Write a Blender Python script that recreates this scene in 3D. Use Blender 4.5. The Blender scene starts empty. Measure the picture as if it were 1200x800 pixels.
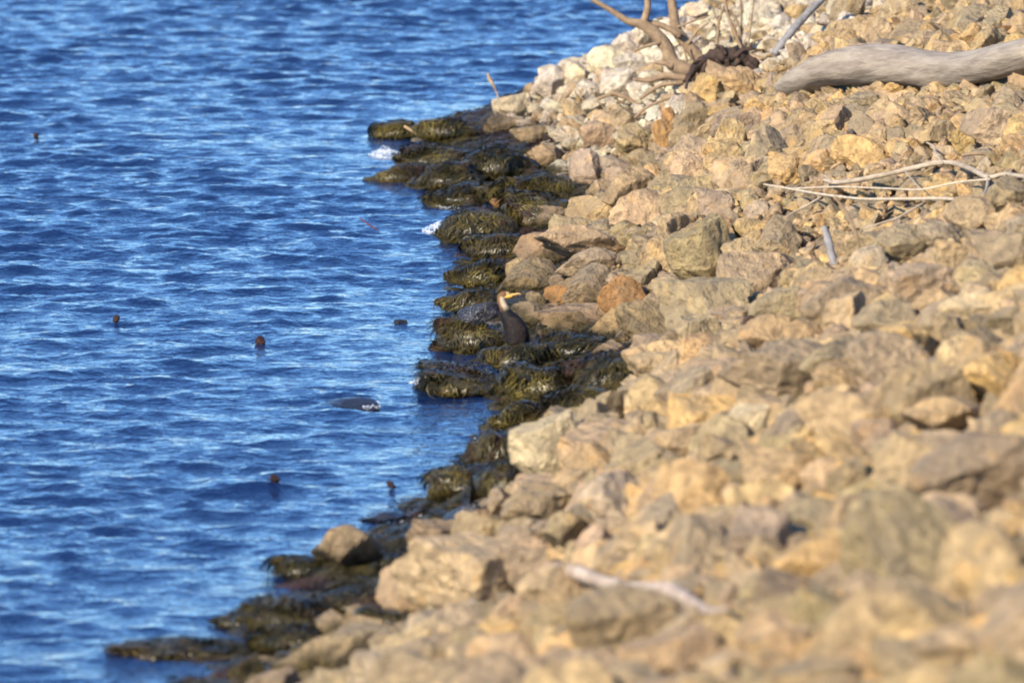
import bpy, bmesh, math, random
import numpy as np
from mathutils import Vector, Matrix, Euler, noise

random.seed(7)
RNG = np.random.default_rng(7)
scene = bpy.context.scene
COL = scene.collection

# ------------------------------------------------------------------ camera, sky, sun, exposure
CAM_H = 7.3
F_PX = 9810.0                       # focal length in pixels of the 1200 px wide photograph
PITCH = math.atan(1200.0 / F_PX)    # downwards
cam = bpy.data.cameras.new('camera')
cam.sensor_width = 36.0
cam.lens = 36.0 * F_PX / 1200.0
cam.clip_start = 1.0
cam.clip_end = 20000.0
cam.dof.use_dof = True
cam.dof.focus_distance = 63.0
cam.dof.aperture_fstop = 2.8
cam_ob = bpy.data.objects.new('camera', cam)
cam_ob.location = (0, 0, CAM_H)
cam_ob.rotation_euler = (math.pi / 2 - PITCH, 0, 0)
COL.objects.link(cam_ob)
scene.camera = cam_ob

SUN_AZ = math.radians(39)           # how far left of straight behind the camera
SUN_EL = math.radians(30)
to_sun = Vector((-math.sin(SUN_AZ) * math.cos(SUN_EL), -math.cos(SUN_AZ) * math.cos(SUN_EL), math.sin(SUN_EL)))
world = bpy.data.worlds.new('World')
scene.world = world
world.use_nodes = True
wn = world.node_tree
for n in list(wn.nodes):
    wn.nodes.remove(n)
sky = wn.nodes.new('ShaderNodeTexSky')
sky.sky_type = 'NISHITA'
sky.sun_disc = False
sky.sun_elevation = SUN_EL
sky.sun_rotation = math.atan2(to_sun.x, to_sun.y)
sky.air_density = 1.0
sky.dust_density = 0.0
sky.ozone_density = 10.0
bg = wn.nodes.new('ShaderNodeBackground')
bg.inputs['Strength'].default_value = 0.15
wo = wn.nodes.new('ShaderNodeOutputWorld')
wn.links.new(sky.outputs[0], bg.inputs['Color'])
wn.links.new(bg.outputs[0], wo.inputs['Surface'])

sun = bpy.data.lights.new('sun', 'SUN')
sun.energy = 4.4
sun.angle = math.radians(0.53)
sun.color = (1.0, 0.87, 0.67)
sun_ob = bpy.data.objects.new('sun', sun)
sun_ob.rotation_euler = to_sun.to_track_quat('Z', 'Y').to_euler()
sun_ob.location = to_sun * 60
COL.objects.link(sun_ob)

scene.view_settings.view_transform = 'Standard'
scene.view_settings.look = 'None'
scene.view_settings.gamma = 1.0
scene.view_settings.use_curve_mapping = False
scene.view_settings.exposure = 0.94
scene.cycles.use_denoising = True
scene.cycles.max_bounces = 5
scene.cycles.filter_width = 1.9

# ------------------------------------------------------------------ place: shoreline and bank
CP, SP = math.cos(PITCH), math.sin(PITCH)

def ray(px, py):
    u, v = (px - 600.0) / F_PX, (400.0 - py) / F_PX
    return np.array([u, CP + v * SP, -SP + v * CP])     # |forward component along axis| = 1

def project(x, y, z):
    """world -> photo pixels and distance along the lens axis (vectorised)"""
    dz = z - CAM_H
    d = y * CP - dz * SP
    v = (y * SP + dz * CP) / d
    return 600 + F_PX * x / d, 400 - F_PX * v, d

# distance from the camera, x of the waterline, width of the low weedy shelf
SH = np.array([
    (-30, -20.0, 1.0), (0, -12.0, 0.9), (20, -6.4, 0.9), (36, -3.1, 0.9), (41, -2.25, 0.9), (44.7, -1.75, 0.9), (47.7, -1.42, 0.85),
    (49.4, -1.1, 0.6), (51.1, -0.66, 0.35), (52.4, -0.42, 0.45), (54.7, -0.24, 0.5), (56.5, -0.1, 0.75), (57.5, -0.4, 1.3),
    (59.4, -0.35, 1.0), (61.5, -0.46, 0.65), (65, -0.4, 0.75), (68.8, -0.5, 1.0), (71.6, -0.85, 1.15), (75.4, -0.95, 0.7), (77.5, -0.6, 0.5),
    (84, 1.8, 0.6), (95, 14.0, 0.8), (140, 60.0, 1.0)])

def shore(y):
    return np.interp(y, SH[:, 0], SH[:, 1]), np.interp(y, SH[:, 0], SH[:, 2])

def ground(x, y):
    x = np.asarray(x, float); y = np.asarray(y, float)
    xs, w = shore(y)
    t = x - xs
    z = np.where(t < 0, t * 0.45, np.where(t < w, 0.10 * t / np.maximum(w, .05), 0.10 + 0.5 * np.minimum(t - w, 2.1) + 0.32 * np.maximum(t - w - 2.1, 0)))
    far = 0.10 + 0.6 * (76.6 + 1.15 * (x + 0.4) - y)        # the end of the point: the bank falls away behind it
    return np.minimum(z, np.where(y > 70, np.maximum(far, -2.5), 1e3))

def hit(px, py, lift=0.0):
    """where the sight line of a photo pixel meets the bank or the water"""
    r = ray(px, py)
    t = np.linspace(28, 110, 2400)
    x, y, z = r[0] * t, r[1] * t, CAM_H + r[2] * t
    g = np.maximum(ground(x, y), 0.0) + lift
    k = int(np.argmax(z <= g))
    if z[k] > g[k]:
        k = len(t) - 1
    return np.array([x[k], y[k], z[k]]), t[k]

def hit_bank(px, py):
    """the same, but a pixel just above the bank's skyline takes the bank below it"""
    for k in range(60):
        p, t = hit(px, py + k)
        if p[2] > 0.03 and p[1] < 80: break
    return p, t

def depth(px, py, d=0.0):
    return (hit_bank if px > 540 and py < 150 else hit)(px, py)[1] - 0.30 + d

def at(px, py, t):
    r = ray(px, py)
    return np.array([r[0] * t, r[1] * t, CAM_H + r[2] * t])

# ------------------------------------------------------------------ helpers
def mesh_object(name, verts, faces, mat, parent=None, smooth=True, link=True):
    me = bpy.data.meshes.new(name)
    me.from_pydata([tuple(v) for v in verts], [], [tuple(f) for f in faces])
    if smooth:
        me.polygons.foreach_set('use_smooth', [True] * len(me.polygons))
    me.materials.append(mat)
    me.update()
    ob = bpy.data.objects.new(name, me)
    if link:
        COL.objects.link(ob)
    if parent is not None:
        ob.parent = parent
    return ob

def big_mesh(name, V, F, mat):
    """V (n,3), F (m,k) arrays, fast"""
    me = bpy.data.meshes.new(name)
    V = np.asarray(V, np.float32); F = np.asarray(F, np.int32)
    k = F.shape[1]
    me.vertices.add(len(V)); me.vertices.foreach_set('co', V.ravel())
    me.loops.add(F.size); me.loops.foreach_set('vertex_index', F.ravel())
    me.polygons.add(len(F))
    me.polygons.foreach_set('loop_start', np.arange(0, F.size, k, dtype=np.int32))
    me.polygons.foreach_set('loop_total', np.full(len(F), k, np.int32))
    me.polygons.foreach_set('use_smooth', np.ones(len(F), bool))
    me.materials.append(mat)
    me.update(calc_edges=True)
    ob = bpy.data.objects.new(name, me)
    COL.objects.link(ob)
    return ob

def point_colour(ob, name, cols):
    a = ob.data.color_attributes.new(name, 'FLOAT_COLOR', 'POINT')
    c = np.ones((len(ob.data.vertices), 4), np.float32)
    c[:, :3] = cols
    a.data.foreach_set('color', c.ravel())

def tag(o, label=None, cat=None, group=None, kind=None):
    if label: o['label'] = label
    if cat: o['category'] = cat
    if group: o['group'] = group
    if kind: o['kind'] = kind
    return o

def empty(name, loc):
    o = bpy.data.objects.new(name, None)
    o.location = tuple(loc)
    o.empty_display_size = 0.1
    COL.objects.link(o)
    return o

class Nodes:
    def __init__(self, name):
        self.m = bpy.data.materials.new(name); self.m.use_nodes = True
        self.t = self.m.node_tree
        self.b = self.t.nodes['Principled BSDF']
    def n(self, kind, **kw):
        o = self.t.nodes.new(kind)
        for k, v in kw.items():
            if k in o.inputs.keys() if isinstance(k, str) else False:
                o.inputs[k].default_value = v
            else:
                setattr(o, k, v)
        return o
    def l(self, a, b):
        self.t.links.new(a, b)
    def noise(self, vec, scale, detail=5, rough=0.6):
        o = self.t.nodes.new('ShaderNodeTexNoise')
        o.inputs['Scale'].default_value = scale; o.inputs['Detail'].default_value = detail
        o.inputs['Roughness'].default_value = rough
        if vec is not None: self.l(vec, o.inputs['Vector'])
        return o.outputs['Fac']
    def ramp(self, fac, lo, hi, a=0.0, b=1.0):
        o = self.t.nodes.new('ShaderNodeMapRange')
        o.interpolation_type = 'SMOOTHSTEP'
        self.l(fac, o.inputs['Value'])
        for k, v in zip(('From Min', 'From Max', 'To Min', 'To Max'), (lo, hi, a, b)):
            o.inputs[k].default_value = v
        return o.outputs['Result']
    def math(self, op, a, b=None):
        o = self.t.nodes.new('ShaderNodeMath'); o.operation = op
        for i, v in enumerate((a, b)):
            if v is None: continue
            if isinstance(v, (int, float)): o.inputs[i].default_value = v
            else: self.l(v, o.inputs[i])
        return o.outputs[0]
    def mix(self, fac, a, b, mode='MIX'):
        o = self.t.nodes.new('ShaderNodeMix'); o.data_type = 'RGBA'; o.blend_type = mode
        for sock, v in ((o.inputs[0], fac), (o.inputs[6], a), (o.inputs[7], b)):
            if isinstance(v, (int, float)): sock.default_value = v
            elif isinstance(v, tuple): sock.default_value = (*v, 1.0)
            else: self.l(v, sock)
        return o.outputs[2]
    def bump(self, height, dist, strength=1.0, normal=None):
        o = self.t.nodes.new('ShaderNodeBump')
        o.inputs['Distance'].default_value = dist; o.inputs['Strength'].default_value = strength
        self.l(height, o.inputs['Height'])
        if normal is not None: self.l(normal, o.inputs['Normal'])
        return o.outputs['Normal']
    def pos(self):
        return self.t.nodes.new('ShaderNodeNewGeometry').outputs['Position']

# ------------------------------------------------------------------ materials
def rock_material(name, from_object):
    N = Nodes(name)
    p = N.pos()
    if from_object:
        tint = N.n('ShaderNodeObjectInfo').outputs['Color']
    else:
        tint = N.n('ShaderNodeAttribute', attribute_name='tint').outputs['Color']
    big = N.noise(p, 3.2, 4, 0.6)
    mid = N.noise(p, 11.0, 6, 0.65)
    fine = N.noise(p, 55.0, 4, 0.7)
    c = N.mix(N.ramp(mid, 0.35, 0.68), N.mix(1.0, tint, (0.66, 0.63, 0.60), 'MULTIPLY'), N.mix(1.0, tint, (1.25, 1.18, 1.06), 'MULTIPLY'))
    # grey-brown weathering crust in patches, mostly on faces turned to the sky
    nz = N.n('ShaderNodeSeparateXYZ'); N.l(N.t.nodes.new('ShaderNodeNewGeometry').outputs['Normal'], nz.inputs[0])
    up = N.ramp(nz.outputs['Z'], -0.2, 0.9, 0.15, 0.8)
    crust = N.math('MULTIPLY', N.ramp(N.math('ADD', N.math('MULTIPLY', big, 0.75), N.math('MULTIPLY', mid, 0.25)), 0.48, 0.58), up)
    c = N.mix(crust, c, N.mix(0.40, N.mix(1.0, tint, (0.72, 0.70, 0.68), 'MULTIPLY'), (0.32, 0.25, 0.165)))
    # iron-yellow patches on broken faces
    gold = N.math('MULTIPLY', N.ramp(N.noise(p, 5.3, 3, 0.5), 0.58, 0.72), 0.55)
    c = N.mix(gold, c, N.mix(1.0, tint, (1.18, 0.98, 0.66), 'MULTIPLY'))
    # dark pits and lichen specks
    pit = N.ramp(fine, 0.28, 0.42, 0.62, 1.0)
    pc = N.n('ShaderNodeCombineColor')
    for i in range(3): N.l(pit, pc.inputs[i])
    c = N.mix(1.0, c, pc.outputs[0], 'MULTIPLY')
    # algae stain just above the water line
    sz = N.n('ShaderNodeSeparateXYZ'); N.l(p, sz.inputs[0])
    lvl = N.math('ADD', sz.outputs['Z'], N.math('MULTIPLY', N.math('SUBTRACT', big, 0.5), 0.5))
    stain = N.ramp(lvl, 0.10, 0.25, 0.93, 0.0)
    alg = N.mix(N.ramp(mid, 0.4, 0.6), (0.022, 0.018, 0.006), (0.075, 0.055, 0.014))
    damp = N.ramp(lvl, 0.18, 0.56, 0.5, 0.0)
    c = N.mix(damp, c, N.mix(1.0, c, (0.42, 0.36, 0.28), 'MULTIPLY'))
    c = N.mix(stain, c, alg)
    N.l(c, N.b.inputs['Base Color'])
    r = N.math('SUBTRACT', 0.9, N.math('MULTIPLY', stain, 0.45))
    N.l(r, N.b.inputs['Roughness'])
    N.b.inputs['Specular IOR Level'].default_value = 0.3
    chip = N.t.nodes.new('ShaderNodeTexVoronoi'); chip.feature = 'F1'; chip.inputs['Scale'].default_value = 13.0
    wv = N.t.nodes.new('ShaderNodeVectorMath'); wv.operation = 'ADD'
    wn_ = N.t.nodes.new('ShaderNodeTexNoise'); wn_.inputs['Scale'].default_value = 9.0
    N.l(p, wn_.inputs['Vector']); N.l(p, wv.inputs[0])
    sc = N.t.nodes.new('ShaderNodeVectorMath'); sc.operation = 'SCALE'; sc.inputs['Scale'].default_value = 0.12
    N.l(wn_.outputs['Color'], sc.inputs[0]); N.l(sc.outputs[0], wv.inputs[1]); N.l(wv.outputs[0], chip.inputs['Vector'])
    h = N.math('ADD', N.math('ADD', mid, N.math('MULTIPLY', fine, 0.5)), N.math('MULTIPLY', chip.outputs['Distance'], 0.6))
    N.l(N.bump(h, 0.065, 1.0), N.b.inputs['Normal'])
    return N.m

def plain(name, a, b, scale, rough=0.85, bump=0.01, stretch=None, spec=0.3, metal=0.0):
    N = Nodes(name)
    v = N.n('ShaderNodeTexCoord').outputs['Object']
    if stretch:
        m = N.n('ShaderNodeMapping'); N.l(v, m.inputs['Vector']); m.inputs['Scale'].default_value = stretch; v = m.outputs[0]
    f = N.noise(v, scale, 6, 0.65)
    N.l(N.mix(N.ramp(f, 0.3, 0.7), a, b), N.b.inputs['Base Color'])
    N.b.inputs['Roughness'].default_value = rough
    N.b.inputs['Specular IOR Level'].default_value = spec
    N.b.inputs['Metallic'].default_value = metal
    if bump: N.l(N.bump(f, bump), N.b.inputs['Normal'])
    return N.m

M_ROCK = rock_material('riprap_stone', True)
M_ROCK_A = rock_material('riprap_stone_rubble', False)
M_WET = plain('wet_slate', (0.012, 0.012, 0.016), (0.03, 0.026, 0.028), 9, 0.16, 0.008, spec=0.6)

def algae_material(name, attr):
    N = Nodes(name)
    p = N.pos()
    if attr:
        base = N.n('ShaderNodeAttribute', attribute_name='tint').outputs['Color']
    else:
        f = N.noise(p, 7, 5, 0.65); g = N.noise(p, 2.2, 3, 0.5)
        base = N.mix(N.ramp(f, 0.35, 0.65), (0.013, 0.012, 0.004), (0.082, 0.062, 0.016))
        base = N.mix(N.ramp(g, 0.52, 0.68), base, (0.055, 0.026, 0.017))
        N.l(N.bump(N.noise(p, 26, 6, 0.7), 0.05, 1.0), N.b.inputs['Normal'])
    N.l(base, N.b.inputs['Base Color'])
    N.b.inputs['Roughness'].default_value = 0.33
    N.b.inputs['Specular IOR Level'].default_value = 0.33
    return N.m
M_ALGAE = algae_material('algae_coat', False)
M_STRAND = algae_material('algae_strands', True)

M_DIRT = plain('bank_soil', (0.13, 0.10, 0.065), (0.24, 0.185, 0.115), 5, 0.95, 0.03)
M_WOOD = plain('bleached_wood', (0.26, 0.20, 0.14), (0.46, 0.38, 0.28), 14, 0.8, 0.006, (0.35, 1, 1))
M_LOG = plain('weathered_log', (0.20, 0.16, 0.12), (0.38, 0.32, 0.245), 13, 0.85, 0.022, (0.12, 1.3, 1.3))
M_BRANCH = plain('brown_branch', (0.17, 0.115, 0.07), (0.30, 0.21, 0.125), 16, 0.85, 0.006)
M_DARKWOOD = plain('rotten_dark_wood', (0.018, 0.012, 0.010), (0.075, 0.045, 0.032), 14, 0.8, 0.012)
M_GREYWOOD = plain('grey_wood', (0.13, 0.125, 0.125), (0.25, 0.24, 0.235), 14, 0.8, 0.006)
M_RUST = plain('rust_wood', (0.10, 0.055, 0.025), (0.30, 0.15, 0.05), 16, 0.9, 0.03)
M_PALE = plain('pale_stick', (0.36, 0.29, 0.20), (0.56, 0.47, 0.35), 18, 0.8, 0.004)
M_PINKWOOD = plain('peeled_stick', (0.26, 0.185, 0.13), (0.54, 0.43, 0.33), 9, 0.75, 0.006)
M_STRAW = plain('dry_straw', (0.30, 0.19, 0.09), (0.46, 0.33, 0.17), 18, 0.85, 0)
M_REDTWIG = plain('red_twig', (0.11, 0.025, 0.022), (0.17, 0.05, 0.04), 20, 0.6, 0)
M_FLOAT = plain('dark_brown_husk', (0.016, 0.007, 0.006), (0.045, 0.016, 0.012), 30, 0.55, 0.004)

# water
def water_material():
    N = Nodes('lake_water')
    p = N.pos()
    m = N.n('ShaderNodeMapping'); N.l(p, m.inputs['Vector']); m.inputs['Scale'].default_value = (0.8, 1.0, 1.0)
    a = N.noise(m.outputs[0], 6.5, 3, 0.55)
    b = N.noise(m.outputs[0], 17.0, 2, 0.5)
    N.l(N.bump(N.math('ADD', a, N.math('MULTIPLY', b, 0.4)), 0.035, 1.0), N.b.inputs['Normal'])
    N.b.inputs['Base Color'].default_value = (0.007, 0.021, 0.072, 1)
    N.b.inputs['Roughness'].default_value = 0.06
    N.b.inputs['IOR'].default_value = 1.333
    return N.m
M_WATER = water_material()

# ------------------------------------------------------------------ the lake
def wave_tile(size, n, seed, wind, lo, hi, expo):
    g = np.random.default_rng(seed)
    k1 = np.fft.fftfreq(n, size / n) * 2 * np.pi
    kx, ky = np.meshgrid(k1, k1, indexing='ij')
    k = np.hypot(kx, ky); k[0, 0] = 1
    S = k ** (-expo) * np.exp(-(2 * np.pi / hi / k) ** 4) * np.exp(-(k * lo / 2 / np.pi) ** 2)
    c = (kx * wind[0] + ky * wind[1]) / k
    S = S * (0.05 + c ** 4)
    S[0, 0] = 0
    A = np.sqrt(S) * np.exp(2j * np.pi * g.random((n, n)))
    h = np.real(np.fft.ifft2(A)); dx = np.real(np.fft.ifft2(-1j * kx / k * A)); dy = np.real(np.fft.ifft2(-1j * ky / k * A))
    sx = np.gradient(h, size / n, axis=0); sy = np.gradient(h, size / n, axis=1)
    s = 1.0 / math.sqrt((sx ** 2 + sy ** 2).mean())
    return h * s, dx * s, dy * s

def sample(tile, size, x, y):
    n = tile.shape[0]
    u = (x / size * n) % n; v = (y / size * n) % n
    i, j = u.astype(int) % n, v.astype(int) % n
    fu, fv = u - np.floor(u), v - np.floor(v)
    i2, j2 = (i + 1) % n, (j + 1) % n
    return (tile[i, j] * (1 - fu) + tile[i2, j] * fu) * (1 - fv) + (tile[i, j2] * (1 - fu) + tile[i2, j2] * fu) * fv

def stretched(lo, hi, step, out_lo, out_hi, grow):
    """even spacing in view, slowly widening outside it; returns positions and spacing"""
    mid = list(np.arange(lo, hi, step))
    a, sa, st, v = [], [], step, lo
    while v > out_lo:
        st *= grow if v > out_lo * .03 - 60 else 1.4; v -= st; a.append(v); sa.append(st)
    b, sb, st, v = [], [], step, mid[-1]
    while v < out_hi:
        st *= grow if v < out_hi * .03 + 60 else 1.4; v += st; b.append(v); sb.append(st)
    return np.array(a[::-1] + mid + b), np.array(sa[::-1] + [step] * len(mid) + sb)

def build_water():
    X, SX = stretched(-7.2, 4.2, 0.05, -4000, 4000, 1.05)
    Y, SY = stretched(41, 94, 0.054, -300, 8000, 1.05)
    gx, gy = np.meshgrid(X, Y, indexing='ij')
    H = np.zeros_like(gx); DX = np.zeros_like(gx); DY = np.zeros_like(gx)
    for size, seed, wind, wgt, lo, hi in ((15.3, 3, (0.30, 0.95), 0.145, 0.12, 0.66), (21.7, 11, (-0.12, 0.99), 0.115, 0.12, 1.4)):
        tl = wave_tile(size, 512, seed, wind, lo, hi, 3.6)
        h, dx, dy = (sample(t, size, gx, gy) for t in tl)
        H += wgt * h; DX += wgt * dx; DY += wgt * dy
    gap = np.maximum(SX[:, None], SY[None, :])
    swell = np.clip(gap / 0.08, 1, 3.2)                     # longer, higher waves out on the open lake
    xs, _ = shore(gy)
    near = np.where((gy > 35) & (gy < 90), 0.5 + 0.5 * np.clip((xs - gx) / 1.2, 0, 1), 1.0)
    sub = (slice(None, None, 8),) * 2
    gust = np.array([noise.noise((a * .22, b * .11, 5.0)) + .5 * noise.noise((a * .6, b * .3, 9.0)) for a, b in zip(gx[sub].ravel(), gy[sub].ravel())]).reshape(gx[sub].shape)
    gust = np.repeat(np.repeat(gust, 8, 0), 8, 1)[:gx.shape[0], :gx.shape[1]]
    for ax in (0, 1):
        for _ in range(3): gust = (gust + np.roll(gust, 3, ax) + np.roll(gust, -3, ax)) / 3
    amp = near * (1 + 0.6 * gust) * np.interp(gy, [40, 50, 62, 85], [0.5, 0.72, 0.95, 1.1]) * swell
    V = np.stack([gx - 0.9 * DX * amp, gy - 0.9 * DY * amp, H * amp], -1).reshape(-1, 3)
    nx, ny = len(X), len(Y)
    print('water grid', nx, ny)
    idx = np.arange(nx * ny).reshape(nx, ny)
    F = np.stack([idx[:-1, :-1], idx[1:, :-1], idx[1:, 1:], idx[:-1, 1:]], -1).reshape(-1, 4)
    return tag(big_mesh('water', V, F, M_WATER), 'choppy blue lake water to the left of the rocky bank', 'water', kind='structure')
build_water()

# ------------------------------------------------------------------ the bank under the stones
def build_bank():
    X = np.concatenate([np.linspace(-40, -6.5, 12), np.arange(-6, 9.01, 0.16), np.linspace(11, 70, 14)])
    Y = np.concatenate([np.linspace(-25, 26, 14), np.arange(28, 90.01, 0.2), np.linspace(94, 140, 10)])
    gx, gy = np.meshgrid(X, Y, indexing='ij')
    Z = np.minimum(ground(gx, gy), 9.0) - 0.05
    Z = np.maximum(Z, -3.0)
    nz = np.array([noise.noise((a * 1.7, b * 1.7, 3.1)) + 0.5 * noise.noise((a * 4.1, b * 4.1, 7.7)) for a, b in zip(gx.ravel(), gy.ravel())]).reshape(gx.shape)
    Z = Z + 0.05 * nz
    V = np.stack([gx, gy, Z], -1).reshape(-1, 3)
    nx, ny = len(X), len(Y)
    idx = np.arange(nx * ny).reshape(nx, ny)
    F = np.stack([idx[:-1, :-1], idx[1:, :-1], idx[1:, 1:], idx[:-1, 1:]], -1).reshape(-1, 4)
    return tag(big_mesh('bank', V, F, M_DIRT), 'sloping lake bank heaped with tan quarry stones', 'bank', kind='structure')
BANK = build_bank()

# ------------------------------------------------------------------ stones
def ico(level):
    bm = bmesh.new(); bmesh.ops.create_icosphere(bm, subdivisions=level, radius=1.0)
    V = np.array([v.co[:] for v in bm.verts]); F = np.array([[v.index for v in f.verts] for f in bm.faces])
    bm.free()
    return V / np.linalg.norm(V, axis=1)[:, None], F

def stone_shape(V, seed, n_planes=13, sharp=75.0, rough=0.05, ridge=0.10):
    """an angular quarry stone: a ball cut by random planes, edges worn, surface lumpy; fills the box -1..1"""
    g = np.random.default_rng(seed)
    n = g.normal(size=(n_planes, 3)); n /= np.linalg.norm(n, axis=1)[:, None]
    d = g.uniform(0.48, 0.95, n_planes)
    dots = V @ n.T
    r = np.where(dots > 0.08, d[None] / np.maximum(dots, 0.08), 3.0)
    r = np.minimum(r, 1.5)
    r = -np.log(np.exp(-sharp * r).sum(1) + math.exp(-sharp * 1.25)) / sharp
    off = g.uniform(-50, 50, 3)
    lump = np.array([noise.noise(Vector(v * 1.9 + off)) * 1.3 + noise.noise(Vector(v * 5.0 + off)) * 0.7 + noise.noise(Vector(v * 11.0 + off)) * 0.35 for v in V])
    rd = np.array([abs(noise.noise(Vector(v * 2.3 - off))) + 0.5 * abs(noise.noise(Vector(v * 5.7 - off))) for v in V])
    P = V * (r * (1 + rough * lump - ridge * (rd - 0.3)))[:, None]
    lo, hi = P.min(0), P.max(0)
    return (P - (lo + hi) / 2) / ((hi - lo) / 2)

IV5, IF5 = ico(5)
IV4, IF4 = ico(4)
IV3, IF3 = ico(3)
IV2, IF2 = ico(2)
IV1, IF1 = ico(1)
PROTO = []
for k in range(22):
    P = stone_shape(IV5, 100 + k, n_planes=8 + k % 7)
    me = bpy.data.meshes.new('rock')
    me.from_pydata([tuple(v) for v in P], [], [tuple(f) for f in IF5])
    me.polygons.foreach_set('use_smooth', [True] * len(me.polygons))
    me.materials.append(M_ROCK); me.update()
    me.set_sharp_from_angle(angle=math.radians(24))
    PROTO.append(me)
PROTO_LOW = [stone_shape(IV3, 300 + k, n_planes=8 + k % 6) for k in range(14)]
PROTO_DOT = [stone_shape(IV1, 500 + k, n_planes=8) for k in range(14)]
PROTO_TINY = [stone_shape(IV2, 400 + k, n_planes=8 + k % 6) for k in range(14)]

TONE = {'t': (0.57, 0.42, 0.245), 'g': (0.67, 0.46, 0.22), 'y': (0.44, 0.345, 0.21), 'w': (0.78, 0.685, 0.53),
        'p': (0.66, 0.535, 0.365), 'd': (0.105, 0.080, 0.060), 'o': (0.52, 0.30, 0.12), 'n': (0.45, 0.355, 0.235)}

def tone(k, j=0.12):
    c = np.array(TONE[k]); f = random.uniform(1 - j, 1 + j)
    return np.clip(c * f * np.array([1, random.uniform(.96, 1.03), random.uniform(.9, 1.08)]), 0, 0.85)

# stones read from the photograph: centre px, width, height, tone
HAND = [
    (815, 580, 92, 80, 'g'), (902, 604, 38, 44, 'g'), (898, 655, 54, 50, 't'), (960, 662, 108, 62, 'g'), (1066, 650, 150, 140, 'y'),
    (1156, 672, 104, 112, 't'), (952, 722, 74, 66, 'y'), (1000, 785, 84, 50, 'g'), (858, 738, 74, 54, 't'), (1150, 562, 150, 105, 'y'),
    (824, 645, 84, 78, 'y'), (1193, 628, 46, 46, 'g'), (992, 562, 46, 54, 'y'), (1075, 555, 120, 90, 't'), (915, 560, 100, 62, 't'),
    (640, 595, 108, 62, 'y'), (716, 595, 70, 82, 'p'), (746, 545, 66, 66, 'y'), (666, 625, 62, 58, 'n'), (562, 628, 64, 54, 'y'),
    (586, 596, 34, 54, 'n'), (548, 682, 170, 110, 't'), (658, 700, 100, 74, 't'), (590, 742, 62, 42, 'g'), (732, 738, 136, 100, 'y'),
    (600, 770, 104, 56, 't'), (488, 694, 92, 72, 't'), (510, 637, 68, 58, 'y'), (512, 778, 66, 50, 'y'), (790, 772, 124, 66, 't'),
    (622, 331, 80, 48, 'y'), (687, 314, 68, 44, 'n'), (692, 338, 62, 50, 'y'), (761, 380, 80, 50, 'y'),
    (619, 373, 44, 38, 'n'), (775, 431, 76, 38, 't'), (722, 482, 44, 48, 'n'), (776, 484, 44, 28, 'g'),
    (690, 290, 124, 48, 't'), (650, 297, 90, 44, 't'), (823, 305, 80, 94, 'y'), (888, 330, 92, 64, 't'), (911, 289, 56, 62, 'y'),
    (918, 366, 84, 54, 'y'), (989, 376, 54, 62, 't'), (898, 393, 64, 46, 't'), (820, 396, 54, 52, 'y'), (817, 414, 42, 46, 'g'),
    (911, 440, 136, 84, 'n'), (982, 458, 54, 44, 't'), (878, 500, 48, 54, 'p'), (1046, 295, 84, 58, 'y'), (1104, 282, 64, 40, 'n'),
    (1138, 362, 74, 44, 'p'), (1036, 380, 74, 54, 'y'), (1043, 431, 104, 76, 'y'), (1097, 402, 64, 64, 'n'), (1165, 448, 94, 66, 'g'),
    (1002, 495, 126, 66, 't'), (1094, 337, 112, 54, 'n'), (868, 455, 60, 50, 't'),
    (737, 55, 40, 30, 'w'), (758, 44, 32, 28, 'w'), (785, 38, 40, 34, 'w'), (602, 127, 48, 34, 'w'), (623, 161, 50, 28, 'n'),
    (640, 186, 48, 34, 't'), (687, 202, 40, 52, 'p'), (785, 136, 20, 20, 'o'), (779, 160, 30, 38, 'o'), (590, 150, 44, 30, 'n'),
    (690, 110, 44, 30, 'w'), (727, 95, 46, 30, 'w'), (740, 78, 40, 30, 'w'), (706, 160, 50, 36, 't'), (745, 170, 46, 40, 't'),
    (850, 70, 46, 36, 'w'), (846, 92, 50, 40, 't'), (870, 100, 46, 40, 'g'), (830, 105, 40, 36, 'g'),
    (640, 260, 60, 36, 'n'), (700, 250, 70, 40, 't'), (750, 250, 70, 50, 't'), (780, 300, 60, 50, 't'), (1010, 180, 70, 40, 'g'),
    (920, 200, 44, 36, 'g'), (1160, 150, 70, 46, 'y'), (1135, 255, 62, 48, 'y'), (1185, 235, 70, 50, 'y'),
    (1185, 300, 80, 50, 'n'), (1180, 385, 70, 50, 'y'), (1060, 600, 90, 60, 't'), (1130, 770, 110, 70, 't'), (1060, 780, 80, 60, 'y'),
    (900, 790, 90, 50, 't'), (700, 790, 90, 50, 'n'), (1110, 490, 110, 60, 't'), (945, 610, 70, 50, 'n'),
    (945, 535, 60, 44, 't'), (845, 530, 60, 46, 'y'), (800, 520, 60, 44, 't'), (690, 545, 54, 48, 't'), (760, 500, 50, 34, 'n'), (1180, 510, 70, 50, 'y'),
]
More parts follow.
